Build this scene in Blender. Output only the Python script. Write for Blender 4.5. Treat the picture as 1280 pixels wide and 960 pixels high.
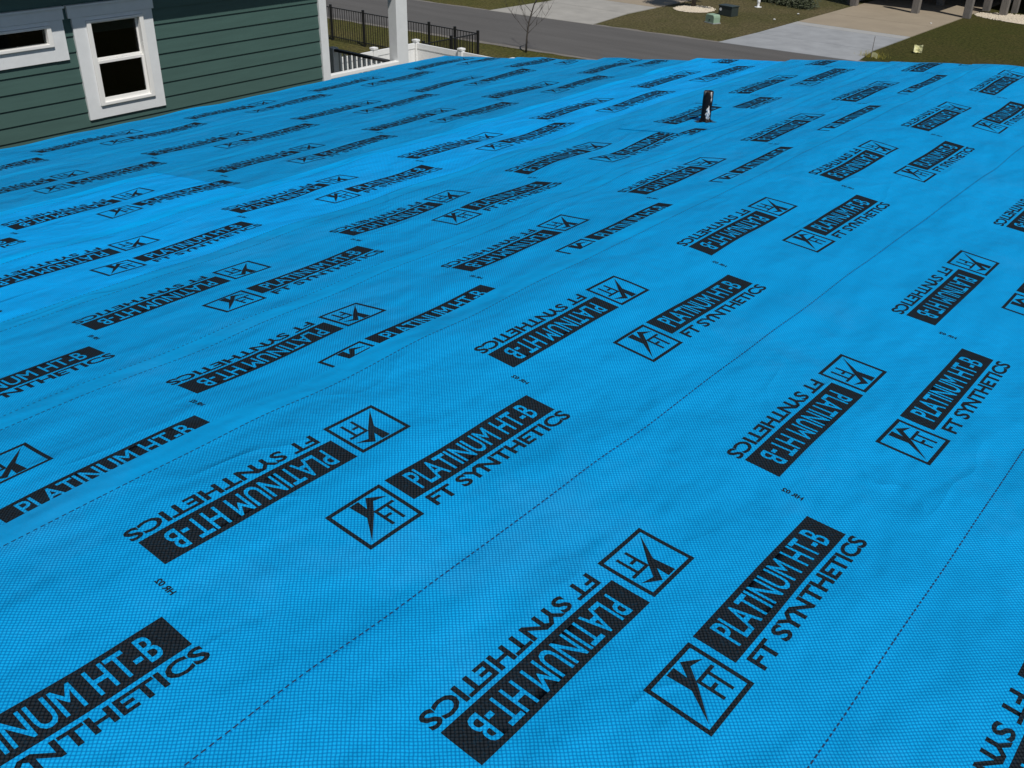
import bpy, bmesh, math, random
import numpy as np
from mathutils import Vector, Matrix

# ------------------------------------------------------------------ scene, camera, light
S = bpy.context.scene
for o in list(bpy.data.objects):
    bpy.data.objects.remove(o)
COL = S.collection
EYE = 7.0                                             # camera height above the ground
cam_d = bpy.data.cameras.new('Camera')
cam = bpy.data.objects.new('Camera', cam_d); COL.objects.link(cam)
right = Vector((0.6363, -0.7711, 0.0205)); down = Vector((-0.3720, -0.3305, -0.8674))
fwd = right.cross(down).normalized() ; right.normalize(); down = fwd.cross(right).normalized()
m = Matrix((right, -down, -fwd)).transposed().to_4x4(); m.translation = (0, 0, EYE)
cam.matrix_world = m
cam_d.sensor_width = 36.0; cam_d.lens = 36.0 * 1220.6 / 1280.0
cam_d.clip_start = 0.05; cam_d.clip_end = 2000.0
S.camera = cam

SUN_DIR = Vector((-0.25, -0.50, 0.83)).normalized()   # towards the sun
sun_el = math.asin(SUN_DIR.z); sun_az = math.atan2(SUN_DIR.x, SUN_DIR.y)
W = bpy.data.worlds.new('World'); S.world = W; W.use_nodes = True
nt = W.node_tree; nt.nodes.clear()
sky = nt.nodes.new('ShaderNodeTexSky'); sky.sky_type = 'NISHITA'; sky.sun_disc = False
sky.sun_elevation = sun_el; sky.sun_rotation = sun_az; sky.air_density = 1.0; sky.dust_density = 0.4; sky.ozone_density = 1.2
bg = nt.nodes.new('ShaderNodeBackground'); bg.inputs[1].default_value = 0.055
wo = nt.nodes.new('ShaderNodeOutputWorld')
nt.links.new(sky.outputs[0], bg.inputs[0]); nt.links.new(bg.outputs[0], wo.inputs[0])
sd = bpy.data.lights.new('Sun', 'SUN'); sd.energy = 3.6; sd.angle = math.radians(0.53); sd.color = (1.0, 0.965, 0.91)
so = bpy.data.objects.new('Sun', sd); COL.objects.link(so)
so.rotation_euler = SUN_DIR.to_track_quat('Z', 'Y').to_euler()
vs = S.view_settings; vs.view_transform = 'Standard'; vs.look = 'None'; vs.exposure = 0.0; vs.gamma = 1.0
vs.use_curve_mapping = False
random.seed(7); RNG = np.random.default_rng(7)

# ------------------------------------------------------------------ materials
def new_mat(name):
    mt = bpy.data.materials.new(name); mt.use_nodes = True
    n = mt.node_tree.nodes; l = mt.node_tree.links
    return mt, n, l, n['Principled BSDF']
def setp(p, **k):
    for a, v in k.items():
        p.inputs[a.replace('_', ' ')].default_value = v
def node(n, t, **k):
    o = n.new(t)
    for a, v in k.items(): setattr(o, a, v)
    return o
def math_n(n, l, op, a, b=None, c=None):
    o = n.new('ShaderNodeMath'); o.operation = op
    for i, v in enumerate((a, b, c)):
        if v is None: continue
        if isinstance(v, (int, float)): o.inputs[i].default_value = v
        else: l.new(v, o.inputs[i])
    return o.outputs[0]
def mixc(n, l, fac, a, b, mode='MIX'):
    o = n.new('ShaderNodeMix'); o.data_type = 'RGBA'; o.blend_type = mode
    for i, v in ((0, fac), (6, a), (7, b)):
        if hasattr(v, 'is_linked') or hasattr(v, 'links'): l.new(v, o.inputs[i])
        else: o.inputs[i].default_value = v if i == 0 else tuple(v) + ((1,) if len(v) == 3 else ())
    return o.outputs[2]
def noise(n, l, vec, scale, detail=3.0, rough=0.55, out=0):
    o = n.new('ShaderNodeTexNoise'); o.inputs['Scale'].default_value = scale
    o.inputs['Detail'].default_value = detail; o.inputs['Roughness'].default_value = rough
    if vec is not None: l.new(vec, o.inputs['Vector'])
    return o.outputs[out]
def ramp(n, l, fac, a, b):
    o = n.new('ShaderNodeMapRange'); l.new(fac, o.inputs[0])
    o.inputs[1].default_value = a; o.inputs[2].default_value = b
    return o.outputs[0]
def bump(n, l, h, strength, dist, prev=None):
    o = n.new('ShaderNodeBump'); o.inputs['Strength'].default_value = strength; o.inputs['Distance'].default_value = dist
    l.new(h, o.inputs['Height'])
    if prev is not None: l.new(prev, o.inputs['Normal'])
    return o.outputs[0]
def objvec(n):
    return n.new('ShaderNodeTexCoord').outputs['Object']

WEAVE = 0.0078
def weave_height(n, l, vec):
    """diamond scrim: cells of a few millimetres set at 45 degrees to the roll"""
    wob = n.new('ShaderNodeVectorMath'); wob.operation = 'MULTIPLY_ADD'
    l.new(noise(n, l, vec, 28.0, 3.0, 0.6, 1), wob.inputs[0]); wob.inputs[1].default_value = (0.006, 0.006, 0); l.new(vec, wob.inputs[2])
    sp = n.new('ShaderNodeSeparateXYZ'); l.new(wob.outputs[0], sp.inputs[0])
    k = math.pi / WEAVE / math.sqrt(2) 
    a = math_n(n, l, 'MULTIPLY', math_n(n, l, 'ADD', sp.outputs[0], sp.outputs[1]), k)
    b = math_n(n, l, 'MULTIPLY', math_n(n, l, 'SUBTRACT', sp.outputs[0], sp.outputs[1]), k)
    sa = math_n(n, l, 'ABSOLUTE', math_n(n, l, 'SINE', a)); sb = math_n(n, l, 'ABSOLUTE', math_n(n, l, 'SINE', b))
    return math_n(n, l, 'POWER', math_n(n, l, 'MULTIPLY', sa, sb), 0.6)

def sheet_mat(name, col, weave=True, rough=0.62):
    mt, n, l, p = new_mat(name)
    vec = objvec(n)
    nz = noise(n, l, vec, 3.0, 4.0)
    nz2 = noise(n, l, vec, 230.0, 2.0)
    c = mixc(n, l, ramp(n, l, nz, 0.3, 0.72), [x * 0.93 for x in col], [x * 1.05 for x in col])
    c = mixc(n, l, ramp(n, l, nz2, 0.25, 0.8), mixc(n, l, 1.0, c, (0.88, 0.88, 0.88), 'MULTIPLY'), c)
    dust = noise(n, l, vec, 1.7, 8.0, 0.72)
    c = mixc(n, l, math_n(n, l, 'MULTIPLY', ramp(n, l, dust, 0.54, 0.80), 0.035), c, (0.32, 0.42, 0.46))
    mp = n.new('ShaderNodeMapping'); l.new(vec, mp.inputs[0]); mp.inputs['Scale'].default_value = (1.0, 2.1, 1.0); mp.inputs['Rotation'].default_value = (0, 0, 0.5)
    wr = noise(n, l, mp.outputs[0], 3.0, 2.0, 0.42)
    nrm = bump(n, l, wr, 0.85, 0.048)
    mp2 = n.new('ShaderNodeMapping'); l.new(vec, mp2.inputs[0]); mp2.inputs['Scale'].default_value = (2.0, 0.8, 1.0); mp2.inputs['Rotation'].default_value = (0, 0, -0.4)
    wr2 = noise(n, l, mp2.outputs[0], 9.0, 2.0, 0.5)
    nrm = bump(n, l, wr2, 0.6, 0.010, nrm)
    mp3 = n.new('ShaderNodeMapping'); l.new(vec, mp3.inputs[0]); mp3.inputs['Scale'].default_value = (0.8, 1.7, 1.0); mp3.inputs['Rotation'].default_value = (0, 0, 0.9)
    rd = math_n(n, l, 'ABSOLUTE', math_n(n, l, 'SUBTRACT', noise(n, l, mp3.outputs[0], 1.9, 2.0, 0.45), 0.5))
    rd = math_n(n, l, 'SUBTRACT', 1.0, math_n(n, l, 'MINIMUM', math_n(n, l, 'MULTIPLY', rd, 22.0), 1.0))
    rd = math_n(n, l, 'MULTIPLY', math_n(n, l, 'POWER', rd, 1.6), ramp(n, l, noise(n, l, vec, 1.3, 2.0), 0.46, 0.66))
    nrm = bump(n, l, rd, 0.7, 0.0065, nrm)
    if weave:
        h = weave_height(n, l, vec)
        c = mixc(n, l, h, mixc(n, l, 1.0, c, (0.25, 0.42, 0.56), 'MULTIPLY'), mixc(n, l, 1.0, c, (1.9, 1.27, 1.19), 'MULTIPLY'))
        nrm = bump(n, l, h, 0.45, 0.0010, nrm)
    l.new(c, p.inputs['Base Color']); l.new(nrm, p.inputs['Normal'])
    setp(p, Roughness=rough); p.inputs['Specular IOR Level'].default_value = 0.05
    return mt
BLUE = (0.003, 0.322, 0.690)
M_SHEET = sheet_mat('underlayment_blue', BLUE)
M_BAND = sheet_mat('underlayment_selvage', (0.003, 0.296, 0.640), weave=False)
M_BRIGHT = sheet_mat('underlayment_bright', (0.003, 0.385, 0.87))  # brighter blue than the other sheets
M_BRIGHT_B = sheet_mat('underlayment_bright_selvage', (0.0005, 0.365, 0.81), weave=False)
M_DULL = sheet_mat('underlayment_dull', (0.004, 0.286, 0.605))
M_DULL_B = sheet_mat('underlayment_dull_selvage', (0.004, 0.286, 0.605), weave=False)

def ink_mat():
    mt, n, l, p = new_mat('black_ink'); vec = objvec(n)
    h = weave_height(n, l, vec); nz = noise(n, l, vec, 170.0, 2.0)
    c = mixc(n, l, h, (0.0005, 0.002, 0.004), (0.022, 0.028, 0.034))
    c = mixc(n, l, math_n(n, l, 'MULTIPLY', ramp(n, l, nz, 0.52, 0.75), 0.45), c, (0.006, 0.040, 0.075))
    wear = noise(n, l, vec, 5.0, 9.0, 0.75)
    c = mixc(n, l, math_n(n, l, 'MULTIPLY', ramp(n, l, wear, 0.56, 0.76), 0.6), c, (0.012, 0.045, 0.075))
    l.new(c, p.inputs['Base Color']); l.new(bump(n, l, h, 0.3, 0.0008), p.inputs['Normal'])
    setp(p, Roughness=0.7); p.inputs['Specular IOR Level'].default_value = 0.01
    return mt
M_INK = ink_mat()
def dash_mat():
    mt, n, l, p = new_mat('dash_navy'); setp(p, Base_Color=(0.004, 0.028, 0.085, 1), Roughness=0.6); return mt
M_DASH = dash_mat()  # navy dashes along lap guides and scrim edges

def plain(name, col, rough=0.6, var=0.12, scale=6.0, bmp=0.0, bscale=60.0, metallic=0.0, spec=0.4, stretch=None):
    mt, n, l, p = new_mat(name); vec = objvec(n)
    if stretch:
        mp = n.new('ShaderNodeMapping'); l.new(vec, mp.inputs[0]); mp.inputs['Scale'].default_value = stretch; vec = mp.outputs[0]
    nz = noise(n, l, vec, scale, 5.0, 0.6)
    c = mixc(n, l, ramp(n, l, nz, 0.25, 0.75), [x * (1 - var) for x in col], [min(1, x * (1 + var)) for x in col])
    l.new(c, p.inputs['Base Color']); setp(p, Roughness=rough, Metallic=metallic); p.inputs['Specular IOR Level'].default_value = spec
    if bmp: l.new(bump(n, l, noise(n, l, vec, bscale, 4.0), bmp, 0.01), p.inputs['Normal'])
    return mt
M_SIDING = plain('green_siding_paint', (0.055, 0.110, 0.096), 0.62, 0.10, 5.0, 0.12, 70.0, stretch=(0.35, 1, 4))
M_TRIM = plain('white_trim_paint', (0.73, 0.745, 0.75), 0.55, 0.05, 8.0, 0.1, 90.0)
M_VINYL = plain('white_vinyl', (0.86, 0.86, 0.85), 0.35, 0.03, 4.0)
M_FRAME = plain('window_vinyl', (0.82, 0.81, 0.78), 0.35, 0.03, 4.0)
M_BLACK = plain('black_metal', (0.012, 0.012, 0.013), 0.45, 0.2, 5.0)
M_RAIL = plain('charcoal_rail', (0.05, 0.052, 0.055), 0.5, 0.1, 5.0)
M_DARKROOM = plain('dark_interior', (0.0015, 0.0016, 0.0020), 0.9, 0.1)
M_BLIND = plain('window_shade', (0.10, 0.14, 0.135), 0.9, 0.1)
M_DECK = plain('porch_boards', (0.22, 0.20, 0.18), 0.7, 0.15, 5.0)
M_ROOF = plain('grey_shingle', (0.09, 0.09, 0.095), 0.9, 0.25, 30.0, 0.4, 80.0)
M_STUCCO = plain('pale_wall', (0.55, 0.55, 0.52), 0.8, 0.05, 4.0, 0.2, 90.0)
M_WOOD = plain('weathered_wood', (0.17, 0.155, 0.14), 0.85, 0.3, 4.0, 0.3, 40.0, stretch=(8, 8, 1))
M_SHEATH = plain('sheathing_board', (0.26, 0.19, 0.12), 0.8, 0.25, 18.0, 0.2, 60.0)
M_CONC = plain('grey_concrete', (0.29, 0.30, 0.31), 0.85, 0.17, 1.1, 0.15, 60.0)
M_CONC_OLD = plain('weathered_concrete', (0.33, 0.315, 0.285), 0.85, 0.16, 0.9, 0.15, 60.0)
M_CONC_TAN = plain('tan_concrete', (0.30, 0.248, 0.18), 0.85, 0.10, 0.9, 0.15, 60.0)
M_CURB = plain('pale_concrete', (0.34, 0.34, 0.33), 0.85, 0.1, 2.0, 0.15, 60.0)
M_GRAVEL = plain('white_gravel', (0.58, 0.51, 0.40), 0.9, 0.3, 25.0, 0.6, 60.0)
M_BARK = plain('grey_bark', (0.075, 0.064, 0.056), 0.9, 0.3, 20.0, 0.5, 40.0)
M_LEAF = plain('leaf_green', (0.035, 0.060, 0.018), 0.6, 0.4, 6.0)
M_CLUMP = plain('dark_clump_leaf', (0.040, 0.050, 0.020), 0.65, 0.4, 6.0)
M_GBOX = plain('pale_green_plastic', (0.27, 0.38, 0.27), 0.45, 0.06, 6.0)
M_DBOX = plain('dark_green_metal', (0.032, 0.044, 0.042), 0.45, 0.1, 6.0)
M_YEL = plain('yellow_plastic', (0.62, 0.60, 0.34), 0.5, 0.06, 10.0)
M_YGRASS = plain('yellow_weed', (0.30, 0.26, 0.04), 0.8, 0.2, 10.0)
M_LITTER = plain('pale_litter', (0.6, 0.6, 0.58), 0.8, 0.1, 10.0)

def glass_mat():
    mt, n, l, p = new_mat('dark_window_glass')
    setp(p, Base_Color=(0.35, 0.38, 0.38, 1), Roughness=0.02, IOR=1.28); p.inputs['Transmission Weight'].default_value = 1.0
    return mt
M_GLASS = glass_mat()

def grass_mat(name, a, b, cdry, dry):
    mt, n, l, p = new_mat(name); vec = objvec(n)
    big = noise(n, l, vec, 0.22, 5.0, 0.65); mid = noise(n, l, vec, 2.2, 6.0, 0.75); fine = noise(n, l, vec, 9.0, 5.0, 0.8)
    c = mixc(n, l, ramp(n, l, mid, 0.3, 0.7), a, b)
    c = mixc(n, l, math_n(n, l, 'MULTIPLY', ramp(n, l, big, 0.42, 0.68), dry), c, cdry)
    c = mixc(n, l, ramp(n, l, fine, 0.34, 0.68), mixc(n, l, 1.0, c, (0.30, 0.30, 0.28), 'MULTIPLY'), mixc(n, l, 1.0, c, (1.75, 1.68, 1.55), 'MULTIPLY'))
    l.new(c, p.inputs['Base Color']); setp(p, Roughness=0.95); p.inputs['Specular IOR Level'].default_value = 0.1
    nrm = bump(n, l, fine, 0.9, 0.06); l.new(nrm, p.inputs['Normal'])
    return mt
M_GRASS = grass_mat('lawn_near', (0.085, 0.082, 0.022), (0.058, 0.068, 0.018), (0.125, 0.102, 0.048), 0.6)
M_GRASS_DRY = grass_mat('lawn_dry', (0.100, 0.090, 0.042), (0.066, 0.068, 0.026), (0.140, 0.112, 0.066), 0.8)
M_GRASS_DK = grass_mat('lawn_dark_green', (0.042, 0.050, 0.012), (0.062, 0.060, 0.018), (0.080, 0.063, 0.026), 0.5)  # darker green tone of this lawn's own grass

def asphalt_mat():
    mt, n, l, p = new_mat('asphalt'); vec = objvec(n)
    fine = noise(n, l, vec, 60.0, 4.0, 0.7)
    mp = n.new('ShaderNodeMapping'); l.new(vec, mp.inputs[0]); mp.inputs['Scale'].default_value = (1.0, 0.12, 1.0)
    st = noise(n, l, mp.outputs[0], 1.3, 5.0, 0.6)
    c = mixc(n, l, ramp(n, l, st, 0.3, 0.7), (0.082, 0.077, 0.072), (0.108, 0.102, 0.096))
    c = mixc(n, l, ramp(n, l, fine, 0.3, 0.7), mixc(n, l, 1.0, c, (0.8, 0.8, 0.8), 'MULTIPLY'), mixc(n, l, 1.0, c, (1.15, 1.15, 1.15), 'MULTIPLY'))
    l.new(c, p.inputs['Base Color']); setp(p, Roughness=0.9)
    l.new(bump(n, l, fine, 0.5, 0.01), p.inputs['Normal'])
    return mt
M_ASPH = asphalt_mat()
M_EDGE = plain('sandy_road_edge', (0.175, 0.160, 0.140), 0.95, 0.2, 6.0, 0.4, 40.0)

def pipe_mat():
    mt, n, l, p = new_mat('tarred_pipe'); vec = objvec(n)
    mp = n.new('ShaderNodeMapping'); l.new(vec, mp.inputs[0]); mp.inputs['Scale'].default_value = (1, 1, 0.45)
    a = noise(n, l, mp.outputs[0], 38.0, 4.0, 0.65)
    c = mixc(n, l, ramp(n, l, a, 0.61, 0.70), (0.005, 0.004, 0.004), (0.55, 0.53, 0.50))
    c = mixc(n, l, ramp(n, l, noise(n, l, vec, 70.0), 0.60, 0.72), c, (0.05, 0.025, 0.015))
    l.new(c, p.inputs['Base Color']); setp(p, Roughness=0.55); p.inputs['Specular IOR Level'].default_value = 0.25
    l.new(bump(n, l, a, 0.35, 0.006), p.inputs['Normal'])
    return mt
M_PIPE = pipe_mat()
M_TAR = plain('black_tar', (0.006, 0.006, 0.006), 0.35, 0.3, 30.0, 0.4, 80.0)
M_SMEAR = plain('white_primer', (0.72, 0.72, 0.70), 0.5, 0.1, 40.0)

# ------------------------------------------------------------------ mesh helpers
def obj(name, bm, mats, parent=None, smooth=False):
    me = bpy.data.meshes.new(name)
    if isinstance(bm, tuple):
        me.from_pydata(*bm)
    else:
        bm.normal_update(); bm.to_mesh(me); bm.free()
    o = bpy.data.objects.new(name, me); COL.objects.link(o)
    for mt in (mats if isinstance(mats, (list, tuple)) else [mats]): me.materials.append(mt)
    if smooth:
        for f in me.polygons: f.use_smooth = True
    if parent is not None: o.parent = parent
    return o
def tag(o, label=None, cat=None, group=None, kind=None):
    for k, v in (('label', label), ('category', cat), ('group', group), ('kind', kind)):
        if v: o[k] = v
    return o
def empty(name, loc=(0, 0, 0)):
    o = bpy.data.objects.new(name, None); COL.objects.link(o); o.empty_display_size = 0.2
    o.location = loc
    return o
def box(bm, x0, x1, y0, y1, z0, z1, bev=0.0):
    r = bmesh.ops.create_cube(bm, size=1.0)
    vs_ = r['verts']
    for v in vs_:
        v.co = Vector(((x0 + x1) / 2 + v.co.x * (x1 - x0), (y0 + y1) / 2 + v.co.y * (y1 - y0), (z0 + z1) / 2 + v.co.z * (z1 - z0)))
    if bev:
        es = list({e for v in vs_ for e in v.link_edges})
        bmesh.ops.bevel(bm, geom=es, offset=bev, segments=2, profile=0.6, affect='EDGES')
    return vs_
def boxo(name, x0, x1, y0, y1, z0, z1, mat, parent=None, bev=0.0, off=(0, 0, 0)):
    bm = bmesh.new(); box(bm, x0 - off[0], x1 - off[0], y0 - off[1], y1 - off[1], z0 - off[2], z1 - off[2], bev)
    return obj(name, bm, mat, parent)
def tube(bm, pts, rads, seg=8):
    rings = []
    pts = [Vector(p) for p in pts]
    for i, p in enumerate(pts):
        d = (pts[min(i + 1, len(pts) - 1)] - pts[max(i - 1, 0)]).normalized()
        a = d.orthogonal().normalized(); b = d.cross(a)
        rings.append([bm.verts.new(p + (a * math.cos(t) + b * math.sin(t)) * rads[i]) for t in [2 * math.pi * k / seg for k in range(seg)]])
    for i in range(len(rings) - 1):
        for k in range(seg):
            bm.faces.new((rings[i][k], rings[i][(k + 1) % seg], rings[i + 1][(k + 1) % seg], rings[i + 1][k]))
    bm.faces.new(rings[0][::-1]); bm.faces.new(rings[-1])

# ------------------------------------------------------------------ the setting: ground, road, drives
def sheet_rect(name, x0, x1, y0, y1, z, mat, kind='structure', jit=0.0, step=1.5):
    """a thin horizontal sheet; jit makes its outline uneven"""
    if not jit:
        v = [(x0, y0, z), (x1, y0, z), (x1, y1, z), (x0, y1, z)]
        o = obj(name, (v, [], [(0, 1, 2, 3)]), mat)
    else:
        pts = []
        def run(a, b):
            n = max(2, int((Vector(b) - Vector(a)).length / step))
            for i in range(n):
                t = i / n
                pts.append((a[0] + (b[0] - a[0]) * t + random.uniform(-jit, jit), a[1] + (b[1] - a[1]) * t + random.uniform(-jit, jit), z))
        run((x0, y0), (x1, y0)); run((x1, y0), (x1, y1)); run((x1, y1), (x0, y1)); run((x0, y1), (x0, y0))
        o = obj(name, (pts, [], [tuple(range(len(pts)))]), mat)
    tag(o, kind=kind); return o
sheet_rect('ground', -500, 700, -600, 600, 0.0, M_GRASS)
RX0, RX1 = 28.55, 34.25
SKEW = -0.085                                         # the street runs a few degrees off the houses
def far_edge(y): return RX1 + (y - 24.0) * SKEW
def street(name, xa, xb, z, mat, jit, step):
    pts = []
    n = int(160 / step)
    for i in range(n + 1): y = -40 + 160 * i / n; pts.append((xa + (y - 24) * SKEW + random.uniform(-jit, jit), y, z))
    left = [(xa + (300 - 24) * SKEW, 300, z), (xb + (300 - 24) * SKEW, 300, z)]
    pts += left
    for i in range(n + 1): y = 120 - 160 * i / n; pts.append((xb + (y - 24) * SKEW + random.uniform(-jit, jit), y, z))
    pts += [(xb + (-300 - 24) * SKEW, -300, z), (xa + (-300 - 24) * SKEW, -300, z)]
    tag(obj(name, (pts, [], [tuple(range(len(pts)))[::-1]]), mat), kind='structure')
street('road_edge', RX0 - 0.26, RX1 + 0.22, 0.008, M_EDGE, 0.08, 0.5)
street('road', RX0, RX1, 0.014, M_ASPH, 0.045, 0.6)
sheet_rect('lawn', 34.3, 60, 18.3, 24.3, 0.004, M_GRASS_DRY)
sheet_rect('lawn', 35.1, 60, -40, 13.38, 0.004, M_GRASS_DK)
def drive(name, y0, y1, segs, mat_list, flare):
    """a run of concrete slabs with open joints; the first slab flares out to the road"""
    root = empty(name, (RX1, (y0 + y1) / 2, 0)); tag(root, kind='structure')
    for i, ((xa, xb), mt) in enumerate(zip(segs, mat_list)):
        fa = flare if i == 0 else 0.0
        g = 0.012
        base = [(xa + g, y0 - fa), (xb - g, y0), (xb - g, y1), (xa + g, y1 + fa * 0.4)]
        if i == 0: base[0] = (far_edge(y0 - fa) - 0.03, y0 - fa); base[3] = (far_edge(y1 + fa * 0.4) - 0.03, y1 + fa * 0.4)
        bm = bmesh.new()
        top = [bm.verts.new((x - RX1, y - (y0 + y1) / 2, 0.030)) for x, y in base]
        bot = [bm.verts.new((x - RX1, y - (y0 + y1) / 2, -0.05)) for x, y in base]
        bm.faces.new(top)
        for k in range(4): bm.faces.new((top[k], bot[k], bot[(k + 1) % 4], top[(k + 1) % 4]))
        bmesh.ops.recalc_face_normals(bm, faces=bm.faces)
        obj('concrete_slab', bm, mt, root)
    return root
drive('driveway', 24.35, 28.8, [(33.95, 37.6), (37.6, 39.9), (39.9, 43.5), (43.5, 47.0), (47.0, 52.0)], [M_CONC_OLD] * 2 + [M_CONC_TAN] * 3, 0.5)
drive('driveway', 13.42, 18.2, [(34.75, 37.5), (37.5, 40.55), (40.55, 41.25), (41.25, 44.3), (44.3, 47.6)], [M_CONC, M_CONC, M_CURB, M_CONC_TAN, M_CONC_TAN], 0.35)

# ------------------------------------------------------------------ the house under the camera
GR, GL = math.radians(4.21), math.radians(6.858)
KN = 1.7443; YK, ZK = 1.8533, 5.5790                  # ridge
def prof(w):
    w = np.asarray(w, float); d = w - KN
    y = YK + np.where(d < 0, d * math.cos(GR), d * math.cos(GL))
    z = ZK + np.where(d < 0, d * math.sin(GR), -d * math.sin(GL))
    b = 0.16; t = math.tan(GR) + math.tan(GL)
    z = z - np.where(np.abs(d) < b, (b - np.abs(d)) ** 2 / (4 * b) * t, 0.0)
    return y, z
waves = []
for i in range(26):
    lam = 0.28 * (1.6 / 0.28) ** RNG.random(); th = RNG.random() * math.pi
    waves.append((2 * math.pi / lam * math.cos(th), 2 * math.pi / lam * math.sin(th), RNG.random() * 6.28, 0.00105 * (lam / 0.5) ** 0.8))
def wrinkle(u, w):
    h = 0
    for kx, ky, ph, a in waves: h = h + a * np.sin(kx * u + ky * w + ph)
    amp = 0.75 + 0.35 * np.sin(u * 0.9 + 1.3) * np.sin(w * 1.3 + 0.4)
    return h * amp
XMIN = -3.0
# sheets: name -> (w at up-slope edge, w at down-slope edge, x0, x1, side, materials)
SH = [  # w_up, w_dn, side(+1 left slope, -1 right slope, 0 ridge), x0, x1, mat, band
    dict(id='D', up=-0.54, dn=-1.45, side=-1, x0=XMIN, x1=7.60, mat=(M_SHEET, M_BAND)),
    dict(id='C2', up=-1.38, dn=-2.29, side=-1, x0=XMIN, x1=7.62, mat=(M_SHEET, M_BAND)),
    dict(id='C3', up=-2.22, dn=-3.13, side=-1, x0=XMIN, x1=7.60, mat=(M_SHEET, M_BAND)),
    dict(id='C', up=0.30, dn=-0.61, side=-1, x0=XMIN, x1=7.63, mat=(M_SHEET, M_BAND)),
    dict(id='B', up=1.15, dn=0.218, side=-1, x0=XMIN, x1=7.70, mat=(M_SHEET, M_BAND)),
    dict(id='J', up=5.95, dn=6.905, side=1, x0=XMIN, x1=7.46, mat=(M_DULL, M_DULL_B)),
    dict(id='I', up=4.98, dn=5.98, side=1, x0=XMIN, x1=7.48, mat=(M_DULL, M_DULL_B)),
    dict(id='H', up=4.12, dn=5.05, side=1, x0=XMIN, x1=3.10, mat=(M_BRIGHT, M_BRIGHT_B)),
    dict(id='H', up=4.12, dn=5.05, side=1, x0=3.00, x1=7.58, mat=(M_DULL, M_DULL_B), lift=0.0012),
    dict(id='G', up=3.28, dn=4.16, side=1, x0=XMIN, x1=7.70, mat=(M_BRIGHT, M_BRIGHT_B)),
    dict(id='F', up=2.47, dn=3.345, side=1, x0=XMIN, x1=7.79, mat=(M_SHEET, M_BAND)),
    dict(id='E', up=1.62, dn=2.544, side=1, x0=XMIN, x1=7.82, mat=(M_SHEET, M_BAND)),
    dict(id='A', up=1.063, dn=1.949, side=0, x0=XMIN, x1=7.84, mat=(M_SHEET, M_BAND)),
]
LAT = dict(A=(0.819, 1.519), B=(0.915, 0.674), C=(1.26, -0.178), D=(0.30, -1.02), E=(1.334, 2.150), F=(1.447, 2.937), G=(2.657, 3.747),
           H=(3.169, 4.616), I=(3.267, 5.492), J=(2.995, 6.437), C2=(0.75, -1.86), C3=(0.15, -2.70))
PITCH = 1.2094; DU, DW = 1.119, 0.1217
def sheet_off(s, w):
    if s['side'] == 0: return 0.0034 + 0 * np.asarray(w, float)
    t = (np.asarray(w, float) - s['up']) / (s['dn'] - s['up'])
    return 0.0004 + 0.0024 * t + s.get('lift', 0.0)
def surf(s, u, w, extra=0.0):
    y, z = prof(w)
    return y, z + sheet_off(s, w) + wrinkle(u, w) + extra

house = empty('blue_roofed_house', (2.0, 1.85, 0)); HO = Vector((2.0, 1.85, 0))
tag(house, 'low pitched house roof covered in bright blue underlayment printed with black logos', 'house')
def to_local(vs_): return [(v[0] - HO.x, v[1] - HO.y, v[2] - HO.z) for v in vs_]

def make_sheet(s):
    lo, hi = min(s['up'], s['dn']), max(s['up'], s['dn'])
    nu = int((s['x1'] - s['x0']) / 0.05); us = np.linspace(s['x0'], s['x1'], nu + 1)
    band = 0.094
    if s['side'] > 0 or s['side'] == 0:
        ws = np.concatenate([np.linspace(lo, hi - band, 17), np.linspace(hi - band, hi, 4)[1:]])
    else:
        ws = np.linspace(lo, hi, 20)
    nw = len(ws)
    edge = 0.0015 * np.sin(us * 2.3 + lo * 7) + 0.001 * np.sin(us * 5.1 + lo)
    UU, WW = np.meshgrid(us, ws, indexing='ij')
    WW = WW.copy()
    WW[:, 0] += edge * (s['side'] <= 0); WW[:, -1] += edge[::-1] * (s['side'] >= 0)
    UU = UU.copy(); UU[-1, :] += 0.012 * np.sin(ws * 9) + 0.006 * np.sin(ws * 31)
    Yv, Zv = surf(s, UU, WW)
    V = np.stack([UU, Yv, Zv], -1).reshape(-1, 3)
    F = [(i * nw + j, (i + 1) * nw + j, (i + 1) * nw + j + 1, i * nw + j + 1) for i in range(nu) for j in range(nw - 1)]
    nv = len(V)
    # hem: the cut edges turn down a couple of millimetres so that the sheet has a thickness
    loop = [j for j in range(nw)] + [i * nw + nw - 1 for i in range(1, nu + 1)] + [nu * nw + j for j in range(nw - 2, -1, -1)] + [i * nw for i in range(nu - 1, 0, -1)]
    V2 = V[loop].copy(); V2[:, 2] -= 0.0016
    V2[:, 2] -= 0.03 * (V2[:, 0] > s['x1'] - 0.03)
    n = len(loop); VV = np.concatenate([V, V[loop], V2])
    F += [(nv + k, nv + n + k, nv + n + (k + 1) % n, nv + (k + 1) % n)[::-1] for k in range(n)]
    o = obj('underlayment_sheet', (to_local(VV.tolist()), [], F), list(s['mat']), house, smooth=True)
    o.data.polygons.foreach_set('material_index', [1 if (s['side'] >= 0 and (k % (nw - 1)) >= 16 and k < nu * (nw - 1)) else 0 for k in range(len(F))])
    return o

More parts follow.
